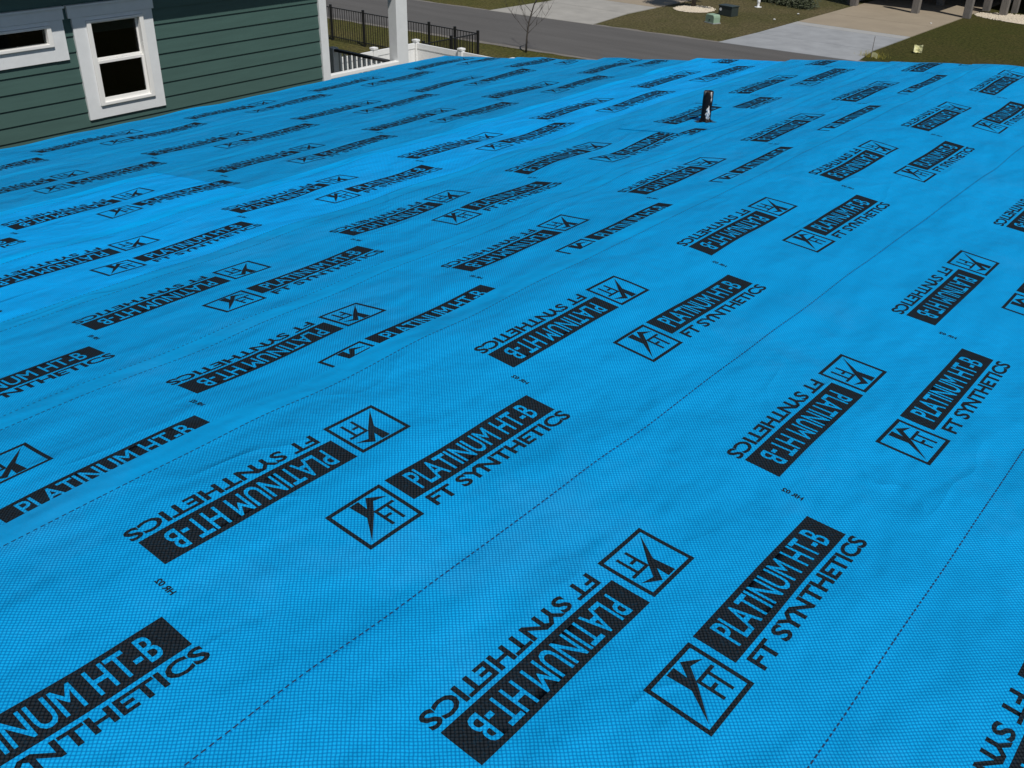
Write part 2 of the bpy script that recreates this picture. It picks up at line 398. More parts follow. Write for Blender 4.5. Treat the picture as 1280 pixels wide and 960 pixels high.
# --- the printed logo, built once as flat polygons in its own frame (x along the text, y up)
SU, SV, GAP, LB, BH, BO = 0.177, 0.1585, 0.020, 0.5724, 0.1072, 0.054
T6 = (SU + GAP + LB, BO + BH)
def text_curve(txt, x0, x1, y0, y1, offset, extra_rect=None):
    cu = bpy.data.curves.new('t', 'FONT'); cu.body = txt; cu.size = 1.0; cu.resolution_u = 3
    cu.fill_mode = 'NONE'
    o = bpy.data.objects.new('t', cu); COL.objects.link(o)
    dg = bpy.context.evaluated_depsgraph_get(); dg.update()
    src = o.evaluated_get(dg).to_curve(dg)
    c2 = bpy.data.curves.new('t2', 'CURVE')            # fresh splines: a font's own are filled letter by letter
    for sp in src.splines:
        ns = c2.splines.new(sp.type); ns.use_cyclic_u = True; ns.resolution_u = 3
        if sp.type == 'BEZIER':
            ns.bezier_points.add(len(sp.bezier_points) - 1)
            for a_ in ns.bezier_points: a_.handle_left_type = a_.handle_right_type = 'FREE'
            for a_, b_ in zip(ns.bezier_points, sp.bezier_points): a_.co = b_.co
            for a_, b_ in zip(ns.bezier_points, sp.bezier_points): a_.handle_left = b_.handle_left; a_.handle_right = b_.handle_right
        else:
            ns.points.add(len(sp.points) - 1)
            for a_, b_ in zip(ns.points, sp.points): a_.co = b_.co
    bpy.data.objects.remove(o)
    xs = []; ys = []
    for sp in c2.splines:
        for bp in sp.bezier_points: xs.append(bp.co.x); ys.append(bp.co.y)
        for pt in sp.points: xs.append(pt.co.x); ys.append(pt.co.y)
    ax, bx, ay, by = min(xs), max(xs), min(ys), max(ys)
    kx, ky = (x1 - x0) / (bx - ax), (y1 - y0) / (by - ay)
    if extra_rect:
        xa, xb, ya, yb = extra_rect
        sp = c2.splines.new('POLY'); sp.points.add(3)
        for p, q in zip(sp.points, ((xa, ya), (xb, ya), (xb, yb), (xa, yb))): p.co = (ax + (q[0] - x0) / kx, ay + (q[1] - y0) / ky, 0, 1)
        sp.use_cyclic_u = True
    c2.dimensions = '2D'; c2.fill_mode = 'BOTH'; c2.offset = offset; c2.resolution_u = 3
    o2 = bpy.data.objects.new('t2', c2); COL.objects.link(o2)
    dg = bpy.context.evaluated_depsgraph_get(); dg.update()
    me = o2.evaluated_get(dg).to_mesh()
    V = [(x0 + (v.co.x - ax) * kx, y0 + (v.co.y - ay) * ky, 0) for v in me.vertices]; F = [tuple(p.vertices) for p in me.polygons]
    o2.evaluated_get(dg).to_mesh_clear(); bpy.data.objects.remove(o2)
    return V, F
def logo_bm():
    bm = bmesh.new()
    def addVF(V, F):
        vs_ = [bm.verts.new((v[0], v[1], 0)) for v in V]
        for f in F:
            try: bm.faces.new([vs_[i] for i in f])
            except ValueError: pass
    def poly(P): addVF(P, [tuple(range(len(P)))])
    t = 0.0110
    poly([(0, 0), (SU, 0), (SU, t), (0, t)]); poly([(0, SV - t), (SU, SV - t), (SU, SV), (0, SV)])
    poly([(0, t), (t, t), (t, SV - t), (0, SV - t)]); poly([(SU - t, t), (SU, t), (SU, SV - t), (SU - t, SV - t)])
    def E_(a, b): return (a * SU, (1 - b) * SV)
    # check-mark emblem (two pieces) and the joined FT
    poly([E_(0.37, 0.09), E_(0.53, 0.09), E_(0.515, 0.31), E_(0.50, 0.48), E_(0.39, 0.46)])
    poly([E_(0.515, 0.31), E_(0.66, 0.10), E_(0.69, 0.24), E_(0.50, 0.48)])
    poly([E_(0.66, 0.10), E_(0.90, 0.30), E_(0.69, 0.24)])
    poly([E_(0.39, 0.46), E_(0.50, 0.48), E_(0.12, 0.89)])
    def bar(a, b, c, d): poly([E_(a, d), E_(c, d), E_(c, b), E_(a, b)])
    bar(0.535, 0.42, 0.89, 0.475); bar(0.535, 0.475, 0.585, 0.84); bar(0.585, 0.61, 0.69, 0.665); bar(0.735, 0.475, 0.785, 0.84)
    xb0 = SU + GAP
    addVF(*text_curve('PLATINUM HT-B', xb0 + 0.048, xb0 + LB - 0.050, BO + 0.018, BO + BH - 0.017, -0.013, (xb0, xb0 + LB, BO, BO + BH)))
    addVF(*text_curve('FT SYNTHETICS', xb0 + 0.028, xb0 + LB + 0.006, 0.001, 0.043, 0.030))
    bmesh.ops.triangulate(bm, faces=bm.faces)
    me = bpy.data.meshes.new('logo_flat'); bm.to_mesh(me); bm.free()
    return me
LOGO = logo_bm()
def code_mesh():
    bm = bmesh.new()
    V, F = text_curve('HR 02', 0, 0.058, 0, 0.015, 0.035)
    vs_ = [bm.verts.new((v[0], v[1], 0)) for v in V]
    for f in F: bm.faces.new([vs_[i] for i in f])
    me = bpy.data.meshes.new('code_flat'); bm.to_mesh(me); bm.free(); return me
CODE = code_mesh()

def stamp(s, sheet, me, xf, name, extra=0.0007):
    """lay a flat print on a sheet: map to (u, w), trim to the sheet, cut to the sheet's folds, drop on the surface"""
    bm = bmesh.new(); bm.from_mesh(me)
    for v in bm.verts:
        a, b = xf(v.co.x, v.co.y); v.co = Vector((a, b, 0))
    lo, hi = min(s['up'], s['dn']), max(s['up'], s['dn'])
    x1 = s.get('clip1', s['x1']) - 0.02; x0 = s['x0'] + 0.005
    us = [v.co.x for v in bm.verts]; ws = [v.co.y for v in bm.verts]
    ua, ub, wa, wb = min(us), max(us), min(ws), max(ws)
    if ua > x1 or ub < x0 or wa > hi or wb < lo: bm.free(); return None
    def cut(co, no, clear):
        bmesh.ops.bisect_plane(bm, geom=bm.verts[:] + bm.edges[:] + bm.faces[:], dist=1e-6, plane_co=co, plane_no=no, clear_outer=clear)
    for cond, co, no in ((ub > x1, (x1, 0, 0), (1, 0, 0)), (ua < x0, (x0, 0, 0), (-1, 0, 0)), (wb > hi, (0, hi - 0.006, 0), (0, 1, 0)), (wa < lo, (0, lo + 0.006, 0), (0, -1, 0))):
        if cond: cut(co, no, True)
    if not bm.faces: bm.free(); return None
    st = 0.06
    for k in range(int(math.ceil(ua / st)), int(ub / st) + 1): cut((k * st, 0, 0), (1, 0, 0), False)
    for k in range(int(math.ceil(wa / st)), int(wb / st) + 1): cut((0, k * st, 0), (0, 1, 0), False)
    A = np.array([(v.co.x, v.co.y) for v in bm.verts])
    y, z = surf(s, A[:, 0], A[:, 1], extra)
    for v, a, yy, zz_ in zip(bm.verts, A, y, z): v.co = Vector((a[0] - HO.x, yy - HO.y, zz_ - HO.z))
    bmesh.ops.recalc_face_normals(bm, faces=bm.faces)
    bm.normal_update()
    for f in bm.faces:
        if f.normal.z < 0: f.normal_flip()
    return obj(name, bm, M_INK, sheet, smooth=True)

def stamp_row(s, sheet, lat, n0, n1, xlo=-0.6):
    u0, w0 = lat
    for n in range(n0, n1):
        u = u0 + n * PITCH
        if u > xlo: 
            stamp(s, sheet, LOGO, lambda x, y: (u - (x - T6[0]), w0 - (y - T6[1])), 'printed_logo')
            stamp(s, sheet, CODE, lambda x, y: (u - 0.045 + y, w0 - 0.085 + x), 'printed_code')
        if u + DU - 0.75 > xlo:
            stamp(s, sheet, LOGO, lambda x, y: (u + DU + (x - T6[0]), w0 - DW + (y - T6[1])), 'printed_logo')

def dash_line(s, sheet, w, on=0.011, period=0.0175, wid=0.0034):
    V = []; F = []
    xa = max(s['x0'], -0.9)
    n = int((s['x1'] - 0.02 - xa) / period)
    for k in range(n):
        u = xa + k * period
        ll = on * random.uniform(0.8, 1.15); wv = w + 0.0012 * math.sin(u * 2.1 + w)
        b = len(V)
        for (a, c) in ((u, wv - wid / 2), (u + ll, wv - wid / 2), (u + ll, wv + wid / 2), (u, wv + wid / 2)):
            y, z = surf(s, np.array(a), np.array(c), 0.0008); V.append((a - HO.x, float(y) - HO.y, float(z)))
        F.append((b, b + 1, b + 2, b + 3))
    o = obj('dashed_lap_line', (V, [], F), M_DASH, sheet); tag(o, kind='stuff')

def make_sheets():
    done = {}
    for s in SH:
        sheet = make_sheet(s)
        if s['id'] in ('H',):
            if s['x0'] < 0: s['clip1'] = 3.03
        stamp_row(s, sheet, LAT[s['id']], -5, 8)
        if s['side'] == 0:
            dash_line(s, sheet, s['dn'] - 0.094); dash_line(s, sheet, s['up'] + 0.001)
        elif s['side'] > 0:
            dash_line(s, sheet, s['dn'] - 0.094)
            if s['id'] in 'EF': dash_line(s, sheet, s['dn'] - 0.007, on=0.008)
        elif s['id'] in ('B', 'C'):
            dash_line(s, sheet, s['dn'] + 0.001)
make_sheets()
# patch of the same membrane round the vent pipe
PATCH = dict(id='P', up=2.600, dn=3.10, side=1, x0=4.93, x1=5.80, mat=(M_SHEET, M_SHEET), lift=0.0030)
ps = make_sheet(PATCH)
ps['label'] = 'square patch of blue underlayment fitted round the black pipe'
stamp(PATCH, ps, LOGO, lambda x, y: (5.19 - (x - T6[0]), 2.858 - (y - T6[1])), 'printed_logo')
stamp(PATCH, ps, LOGO, lambda x, y: (5.125 + (x - T6[0]), 2.690 + (y - T6[1])), 'printed_logo')

# structure under the sheets
EY = 6.985; RYY = -3.06                               # eaves
def yz(w, dz): 
    y, z = prof(w); return float(y), float(z) + dz
def roof_slab(name, wlist, xa, xb, dz0, dz1, mat):
    bm = bmesh.new(); top = []; bot = []
    for w in wlist:
        y, z = yz(w, dz0); y2, z2 = yz(w, dz1)
        top.append((bm.verts.new((xa - HO.x, y - HO.y, z)), bm.verts.new((xb - HO.x, y - HO.y, z))))
        bot.append((bm.verts.new((xa - HO.x, y2 - HO.y, z2)), bm.verts.new((xb - HO.x, y2 - HO.y, z2))))
    for i in range(len(wlist) - 1):
        bm.faces.new((top[i][0], top[i][1], top[i + 1][1], top[i + 1][0])); bm.faces.new((bot[i][0], bot[i + 1][0], bot[i + 1][1], bot[i][1]))
        for k in (0, 1): bm.faces.new((top[i][k], top[i + 1][k], bot[i + 1][k], bot[i][k]))
    for i in (0, -1): bm.faces.new((top[i][0], bot[i][0], bot[i][1], top[i][1]))
    bmesh.ops.recalc_face_normals(bm, faces=bm.faces)
    return obj(name, bm, mat, house)
roof_slab('roof_deck', [-3.10, 1.5, 1.6, KN, 1.9, 2.0, 6.86], XMIN + 0.02, 7.40, -0.032, -0.055, M_SHEATH)
for w in (-3.10, 6.86):
    y, z = yz(w, 0); s_ = 1 if w > 0 else -1
    boxo('fascia_board', XMIN + 0.02, 7.40, min(y, y + 0.02 * s_), max(y, y + 0.02 * s_), z - 0.24, z - 0.056, M_TRIM, house, off=HO)
for xr in (7.37, XMIN):
    bm = bmesh.new()
    for wa, wb in ((-3.09, KN), (KN, 6.85)):
        ya, za = yz(wa, -0.062); yb, zb = yz(wb, -0.062)
        v = [bm.verts.new((x - HO.x, y - HO.y, z)) for x in (xr, xr + 0.025) for y, z in ((ya, za), (yb, zb), (yb, zb - 0.18), (ya, za - 0.18))]
        for f in ((0, 1, 2, 3), (7, 6, 5, 4), (0, 4, 5, 1), (1, 5, 6, 2), (2, 6, 7, 3), (3, 7, 4, 0)): bm.faces.new([v[i] for i in f])
    bmesh.ops.recalc_face_normals(bm, faces=bm.faces)
    obj('rake_board', bm, M_TRIM, house)
for (x0, x1, y0, y1) in ((-2.6, 7.0, 6.38, 6.52), (-2.6, 7.0, -2.72, -2.58), (6.86, 7.0, -2.58, 6.38), (-2.6, -2.46, -2.58, 6.38)):
    boxo('wall', x0, x1, y0, y1, 0, 4.85 if y0 > 6 else (5.10 if y1 < -2 else 4.88), M_STUCCO, house, off=HO)
# vent pipe
PX, PY = 5.365, 2.860
def vent_pipe():
    w = KN + (PY - YK) / math.cos(GL); zb = float(surf(PATCH, np.array(PX), np.array(w))[1])
    bm = bmesh.new(); R_, r_, h, sg = 0.0295, 0.0255, 0.180, 28
    prof_ = [(R_ + 0.008, -0.006), (R_ + 0.006, 0.003), (R_ + 0.003, 0.008), (R_ + 0.001, 0.018), (R_, 0.03), (R_, 0.09), (R_ + 0.0008, 0.12), (R_, h - 0.006), (R_ - 0.0015, h), (r_, h), (r_, 0.05)]
    rings = []
    for j, (rr, zz_) in enumerate(prof_):
        rings.append([])
        for k in range(sg):
            a = 2 * math.pi * k / sg
            jr = rr * (1 + (0.10 * math.sin(3 * a + 1) + 0.09 * math.sin(5 * a + 2)) * (j < 3)) + 0.0006 * math.sin(7 * a + zz_ * 60)
            lean = zz_ * 0.018
            rings[-1].append(bm.verts.new((PX + jr * math.cos(a) - HO.x + lean, PY + jr * math.sin(a) - HO.y, zb + zz_ + (jr * math.sin(a) * -math.tan(GL) if j < 3 else 0))))
    for j in range(len(rings) - 1):
        for k in range(sg): bm.faces.new((rings[j][k], rings[j][(k + 1) % sg], rings[j + 1][(k + 1) % sg], rings[j + 1][k]))
    bm.faces.new(rings[-1][::-1])
    bmesh.ops.recalc_face_normals(bm, faces=bm.faces)
    o = obj('vent_pipe', bm, M_PIPE, house, smooth=True); o['label'] = 'short black plumbing vent pipe smeared with white'
    # thick primer smear on the side that faces the roof centre
    bm = bmesh.new()
    cols = 9; rows_ = 10; a0 = math.atan2(-PY, -PX) + 0.35
    g = [[None] * cols for _ in range(rows_)]
    for j in range(rows_):
        t = j / (rows_ - 1)
        half = 0.52 * math.sin(math.pi * min(1, 0.12 + t * 0.88)) ** 0.7 * (1.0 + 0.25 * math.sin(j * 2.2)) * (1 - 0.45 * t)
        for k in range(cols):
            a = a0 + half * (k / (cols - 1) * 2 - 1) + 0.10 * math.sin(j * 1.7)
            rr = R_ + 0.0012 + 0.0022 * math.sin(math.pi * k / (cols - 1)) * math.sin(math.pi * t)
            g[j][k] = bm.verts.new((PX + rr * math.cos(a) - HO.x + 0.001, PY + rr * math.sin(a) - HO.y, zb + 0.022 + 0.075 * t + 0.006 * math.sin(k * 2.3)))
    for j in range(rows_ - 1):
        for k in range(cols - 1): bm.faces.new((g[j][k], g[j][k + 1], g[j + 1][k + 1], g[j + 1][k]))
    bmesh.ops.recalc_face_normals(bm, faces=bm.faces)
    obj('primer_smear', bm, M_SMEAR, o, smooth=True)
    bm = bmesh.new()                                   # tar spread on the sheet round the pipe foot
    c = bm.verts.new((PX - HO.x, PY - HO.y, float(surf(PATCH, np.array(PX), np.array(w), 0.0016)[1]))); rim = []
    for k in range(40):
        a = 2 * math.pi * k / 40; rr = 0.055 + 0.012 * math.sin(3 * a + 0.5) + 0.010 * math.sin(7 * a) + random.uniform(-.004, .004)
        x = PX + rr * math.cos(a); wv = w + rr * math.sin(a); y, z = surf(PATCH, np.array(x), np.array(wv), 0.0012)
        rim.append(bm.verts.new((x - HO.x, float(y) - HO.y, float(z))))
    for k in range(40): bm.faces.new((c, rim[k], rim[(k + 1) % 40]))
    obj('tar_ring', bm, M_TAR, o)
vent_pipe()

# ------------------------------------------------------------------ the green neighbour house
NO = Vector((6.0, 11.0, 0))
nb = empty('green_sided_house', NO)
tag(nb, 'dark green lap sided house with white window trim and white porch post', 'house')
def nbox(name, x0, x1, y0, y1, z0, z1, mat, parent=nb, bev=0.0): return boxo(name, x0, x1, y0, y1, z0, z1, mat, parent, bev, NO)
WY = 11.0; EXPO = 0.1685; Z0 = 4.012
WINS = [dict(x0=5.69, x1=6.69, z0=3.915, z1=5.04, hx0=5.655, hx1=6.715, hz=5.155, fx0=5.845, fx1=6.555, fz0=4.055, fz1=5.00, hung=True),
        dict(x0=4.05, x1=5.585, z0=4.615, z1=5.04, hx0=4.02, hx1=5.605, hz=5.155, fx0=4.21, fx1=5.43, fz0=4.775, fz1=5.00, hung=False)]
def board(x0, x1, zb):
    bm = bmesh.new()
    dep = 0.024
    P = [(WY - dep, zb), (WY - dep + 0.012, zb - 0.002), (WY - 0.002, zb + EXPO + 0.006), (WY - 0.008, zb + EXPO + 0.006)]
    v = [bm.verts.new((x - NO.x, y - NO.y, z)) for x in (x0, x1) for y, z in P]
    for f in ((0, 1, 5, 4), (1, 2, 6, 5), (2, 3, 7, 6), (3, 0, 4, 7), (0, 3, 2, 1), (4, 5, 6, 7)): bm.faces.new([v[i] for i in f])
    bmesh.ops.recalc_face_normals(bm, faces=bm.faces)
    obj('siding_board', bm, M_SIDING, nb)
CX0, CX1 = 9.215, 9.345
k0 = -int((Z0 - 0.6) / EXPO)
for k in range(k0, 12):
    zb = Z0 + k * EXPO
    if zb > 5.62: break
    spans = [(-4.0, CX0)]
    for wn in WINS:
        if zb + EXPO > wn['fz0'] and zb < wn['fz1'] + 0.02:
            ns = []
            for a, b in spans:
                if wn['fx0'] > a and wn['fx1'] < b: ns += [(a, wn['fx0'] - 0.02), (wn['fx1'] + 0.02, b)]
                else: ns.append((a, b))
            spans = ns
    for a, b in spans:
        cuts = [a]
        j = -4.0 + (k * 1.37 % 3.66)
        while j < b:
            if j > a + 0.4 and j < b - 0.4 and j < 3.0: cuts.append(j)
            j += 3.66
        cuts.append(b)
        for q in range(len(cuts) - 1): board(cuts[q] + 0.0015, cuts[q + 1] - 0.0015, zb)
# backing wall with openings left free by building it of pieces
def backing():
    xs = sorted({-4.0, CX1 - 0.01} | {w_[a] for w_ in WINS for a in ('fx0', 'fx1')}); zs = sorted({0.3, 5.75} | {w_[a] for w_ in WINS for a in ('fz0', 'fz1')})
    bm = bmesh.new()
    for i in range(len(xs) - 1):
        for j in range(len(zs) - 1):
            cx, cz = (xs[i] + xs[i + 1]) / 2, (zs[j] + zs[j + 1]) / 2
            if any(w_['fx0'] < cx < w_['fx1'] and w_['fz0'] < cz < w_['fz1'] for w_ in WINS): continue
            v = [bm.verts.new((x - NO.x, 11.001 - NO.y, z)) for x, z in ((xs[i], zs[j]), (xs[i + 1], zs[j]), (xs[i + 1], zs[j + 1]), (xs[i], zs[j + 1]))]
            bm.faces.new(v)
    obj('wall', bm, M_SIDING, nb)
backing()
nbox('wall', CX1 - 0.14, CX1 - 0.012, 11.01, 19.0, 0.3, 5.75, M_SIDING)
nbox('wall', -4.0, -3.87, 11.01, 19.0, 0.3, 5.75, M_SIDING)
nbox('wall', -4.0, CX1 - 0.012, 19.0, 19.13, 0.3, 5.75, M_SIDING)
nbox('foundation', -3.9, CX1 - 0.1, 11.05, 19.0, 0, 0.3, M_CONC)
nbox('corner_board', CX0, CX1, 10.955, 10.999, 0.3, 5.70, M_TRIM)
nbox('corner_board', CX1 - 0.0115, CX1 + 0.018, 11.0, 11.14, 0.3, 5.70, M_TRIM)
for wn in WINS:
    r = empty('window', (0, 0, 0)); r.parent = nb
    y0 = 10.955
    nbox('head_trim', wn['hx0'], wn['hx1'], y0 - 0.006, 10.999, wn['z1'] + 0.001, wn['hz'], M_TRIM, r, 0.002)
    nbox('head_cap', wn['hx0'] - 0.012, wn['hx1'] + 0.012, y0 - 0.026, 10.999, wn['hz'] + 0.001, wn['hz'] + 0.022, M_TRIM, r)
    nbox('side_trim', wn['x0'], wn['fx0'] + 0.004, y0, 10.999, wn['z0'], wn['z1'], M_TRIM, r, 0.002)
    nbox('side_trim', wn['fx1'] - 0.004, wn['x1'], y0, 10.999, wn['z0'], wn['z1'], M_TRIM, r, 0.002)
    nbox('sill_trim', wn['fx0'] + 0.0045, wn['fx1'] - 0.0045, y0 + 0.002, 10.999, wn['z0'] + 0.001, wn['fz0'] - 0.006, M_TRIM, r, 0.002)
    nbox('upper_trim', wn['fx0'] + 0.0045, wn['fx1'] - 0.0045, y0 + 0.002, 10.999, wn['fz1'] - 0.002, wn['z1'] - 0.001, M_TRIM, r, 0.002)
    fr = empty('window_frame'); fr.parent = nb
    bm = bmesh.new(); f0 = 10.930; t = 0.052
    def fb(xa, xb, za, zb_, ya=f0, yb=11.05, bv=0.006): box(bm, xa - NO.x, xb - NO.x, ya - NO.y, yb - NO.y, za, zb_, bv)
    fb(wn['fx0'], wn['fx0'] + t, wn['fz0'], wn['fz1'] - 0.004); fb(wn['fx1'] - t, wn['fx1'], wn['fz0'], wn['fz1'] - 0.004)
    fb(wn['fx0'] + t - 0.006, wn['fx1'] - t + 0.006, wn['fz0'] + 0.001, wn['fz0'] + t * 0.7); fb(wn['fx0'] + t - 0.006, wn['fx1'] - t + 0.006, wn['fz1'] - 0.03, wn['fz1'] - 0.005)
    bpy.data.objects.remove(fr)
    obj('frame', bm, M_FRAME, r)
    gx0, gx1 = wn['fx0'] + t, wn['fx1'] - t
    if wn['hung']:
        zm = 4.545
        # lower sash nearer the room edge, upper sash set back
        bm = bmesh.new()
        for a in ((gx0 - 0.005, gx0 + 0.030, 4.09, zm), (gx1 - 0.030, gx1 + 0.005, 4.09, zm), (gx0 + 0.028, gx1 - 0.028, 4.088, 4.135), (gx0 + 0.028, gx1 - 0.028, zm - 0.030, zm + 0.004)):
            box(bm, a[0] - NO.x, a[1] - NO.x, 10.968 - NO.y, 11.0 - NO.y, a[2], a[3], 0.004)
        obj('lower_sash', bm, M_FRAME, r)
        bm = bmesh.new()
        for a in ((gx0 - 0.005, gx0 + 0.018, zm, 4.98), (gx1 - 0.018, gx1 + 0.005, zm, 4.98), (gx0 + 0.016, gx1 - 0.016, zm + 0.002, zm + 0.030), (gx0 + 0.016, gx1 - 0.016, 4.95, 4.98)):
            box(bm, a[0] - NO.x, a[1] - NO.x, 11.003 - NO.y, 11.03 - NO.y, a[2], a[3], 0.004)
        obj('upper_sash', bm, M_FRAME, r)
        nbox('glass_pane', gx0 + 0.028, gx1 - 0.028, 10.982, 10.986, 4.13, zm - 0.028, M_GLASS, r)
        nbox('glass_pane', gx0 + 0.016, gx1 - 0.016, 11.012, 11.016, zm + 0.028, 4.952, M_GLASS, r)
        nbox('window_shade', gx0 + 0.01, gx1 - 0.01, 11.035, 11.040, 4.845, 5.0, M_BLIND, r)
        nbox('sash_lock', (gx0 + gx1) / 2 - 0.03, (gx0 + gx1) / 2 + 0.03, 10.975, 10.998, zm + 0.0045, zm + 0.018, M_FRAME, r, 0.003)
    else:
        nbox('glass_pane', gx0 - 0.002, gx1 + 0.002, 10.986, 10.990, wn['fz0'] + 0.03, wn['fz1'] - 0.03, M_GLASS, r)
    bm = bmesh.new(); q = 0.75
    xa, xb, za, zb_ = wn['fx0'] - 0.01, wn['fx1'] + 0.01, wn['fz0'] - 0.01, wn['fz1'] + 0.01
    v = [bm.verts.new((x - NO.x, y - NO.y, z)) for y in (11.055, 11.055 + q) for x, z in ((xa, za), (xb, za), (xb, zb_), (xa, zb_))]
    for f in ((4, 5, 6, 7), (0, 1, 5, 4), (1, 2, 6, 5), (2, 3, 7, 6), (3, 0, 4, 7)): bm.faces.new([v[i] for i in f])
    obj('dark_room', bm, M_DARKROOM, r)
# eaves and roof: the overhang throws the shadow across the top of the wall
OV = 0.45; ZS = 4.885 + (OV + 0.0) * SUN_DIR.z / -SUN_DIR.y
nbox('soffit', -4.4, 12.9, 11 - OV, 19.6, ZS + 0.012, ZS + 0.03, M_TRIM)
nbox('fascia_board', -4.4, 12.9, 11 - OV - 0.02, 11 - OV - 0.001, ZS, ZS + 0.2, M_TRIM)
bm = bmesh.new()
ya, yb, ym, zt = 11 - OV - 0.06, 19.7, 15.1, ZS + 2.4
for (y1_, z1_, y2_, z2_) in ((ya, ZS + 0.205, ym, zt), (yb, ZS + 0.205, ym, zt)):
    v = [bm.verts.new((x - NO.x, y - NO.y, z)) for x, y, z in ((-4.45, y1_, z1_), (12.95, y1_, z1_), (12.95, y2_, z2_), (-4.45, y2_, z2_))]; bm.faces.new(v)
for x in (-4.45, 12.95):
    v = [bm.verts.new((x - NO.x, y - NO.y, z)) for y, z in ((ya, ZS + 0.205), (yb, ZS + 0.205), (ym, zt))]; bm.faces.new(v)
bmesh.ops.recalc_face_normals(bm, faces=bm.faces)
obj('roof', bm, M_ROOF, nb)
# front porch
PF = 2.92
nbox('porch_floor', CX1, 10.98, 11.0, 19.0, PF - 0.22, PF, M_DECK)
for py in (11.0, 14.4, 18.8):
    x0, x1 = 10.715, 10.945
    nbox('porch_post', x0, x1, py, py + 0.17 if py > 12 else py + 0.175, PF + 0.001, ZS + 0.011, M_TRIM, bev=0.006)
    nbox('porch_pier', x0 - 0.05, x1 + 0.05, py - 0.0, py + 0.25, 0, PF - 0.221, M_CONC)
sr = empty('side_railing'); sr.parent = nb
nbox('top_rail', CX1 + 0.02, 10.73, 10.985, 11.075, 3.80, 3.855, M_VINYL, sr, 0.008)
nbox('bottom_rail', CX1 + 0.02, 10.73, 11.0, 11.05, 3.02, 3.06, M_VINYL, sr)
for i in range(11): x = CX1 + 0.14 + i * 0.115; nbox('baluster', x, x + 0.035, 11.008, 11.042, 3.061, 3.799, M_VINYL, sr)
fr = empty('front_railing'); fr.parent = nb
nbox('top_rail', 10.76, 10.835, 11.18, 12.50, 3.775, 3.815, M_RAIL, fr, 0.006)
nbox('bottom_rail', 10.77, 10.82, 11.18, 12.50, 3.02, 3.06, M_VINYL, fr)
for i in range(11): y = 11.26 + i * 0.112; nbox('baluster', 10.778, 10.815, y, y + 0.040, 3.061, 3.774, M_VINYL, fr)
nbox('rail_bracket', 10.752, 10.843, 11.176, 11.20, 3.755, 3.86, M_BLACK, fr)
nbox('newel_post', 10.74, 10.86, 12.501, 12.63, PF + 0.001, 3.83, M_TRIM, fr, 0.005)
st = empty('porch_steps'); st.parent = nb
for i in range(15): nbox('step', 10.981 + i * 0.27, 11.26 + i * 0.27, 12.68, 14.2, PF - (i + 1) * 0.185 - 0.04, PF - (i + 1) * 0.185, M_DECK, st)

# ------------------------------------------------------------------ fences
def vinyl_fence():
    o = Vector((19.6, 19.4, 0)); r = empty('white_vinyl_fence', o); tag(r, 'low white vinyl privacy fence with capped posts turning a corner beside the porch', 'fence')
    def post(x, y, h=1.87):
        b = bmesh.new(); box(b, x - 0.065 - o.x, x + 0.065 - o.x, y - 0.065 - o.y, y + 0.065 - o.y, 0, h, 0.006)
        p = obj('post', b, M_VINYL, r)
        b = bmesh.new(); q = 0.078
        vs_ = [b.verts.new((x + dx * q - o.x, y + dy * q - o.y, h + 0.001 + dz)) for dz in (0, 0.045) for dx, dy in ((-1, -1), (1, -1), (1, 1), (-1, 1))]
        tip = b.verts.new((x - o.x, y - o.y, h + 0.062))
        for k in range(4): b.faces.new((vs_[k], vs_[(k + 1) % 4], vs_[4 + (k + 1) % 4], vs_[4 + k])); b.faces.new((vs_[4 + k], vs_[4 + (k + 1) % 4], tip))
        b.faces.new(vs_[3::-1]); obj('post_cap', b, M_VINYL, p)
    def run(a, b, axis, fixed):
        n = max(1, int(round((b - a) / 0.15))); 
        for i in range(n):
            p0 = a + (b - a) * i / n + 0.002; p1 = a + (b - a) * (i + 1) / n - 0.002
            if axis == 'x': boxo('board', p0, p1, fixed - 0.012, fixed + 0.012, 0.16, 1.69, M_VINYL, r, 0, o)
            else: boxo('board', fixed - 0.012, fixed + 0.012, p0, p1, 0.16, 1.69, M_VINYL, r, 0, o)
        for za, zb in ((0.04, 0.16), (1.69, 1.83)):
            if axis == 'x': boxo('rail', a, b, fixed - 0.025, fixed + 0.025, za + 0.001, zb, M_VINYL, r, 0.004, o)
            else: boxo('rail', fixed - 0.025, fixed + 0.025, a, b, za + 0.001, zb, M_VINYL, r, 0.004, o)
    for (x, y) in ((16.2, 19.4), (18.05, 19.4), (19.6, 19.4), (19.6, 17.75), (19.6, 16.0)): post(x, y)
    run(16.27, 17.98, 'x', 19.4); run(18.12, 19.53, 'x', 19.4); run(17.82, 19.33, 'y', 19.6); run(16.07, 17.68, 'y', 19.6)
vinyl_fence()
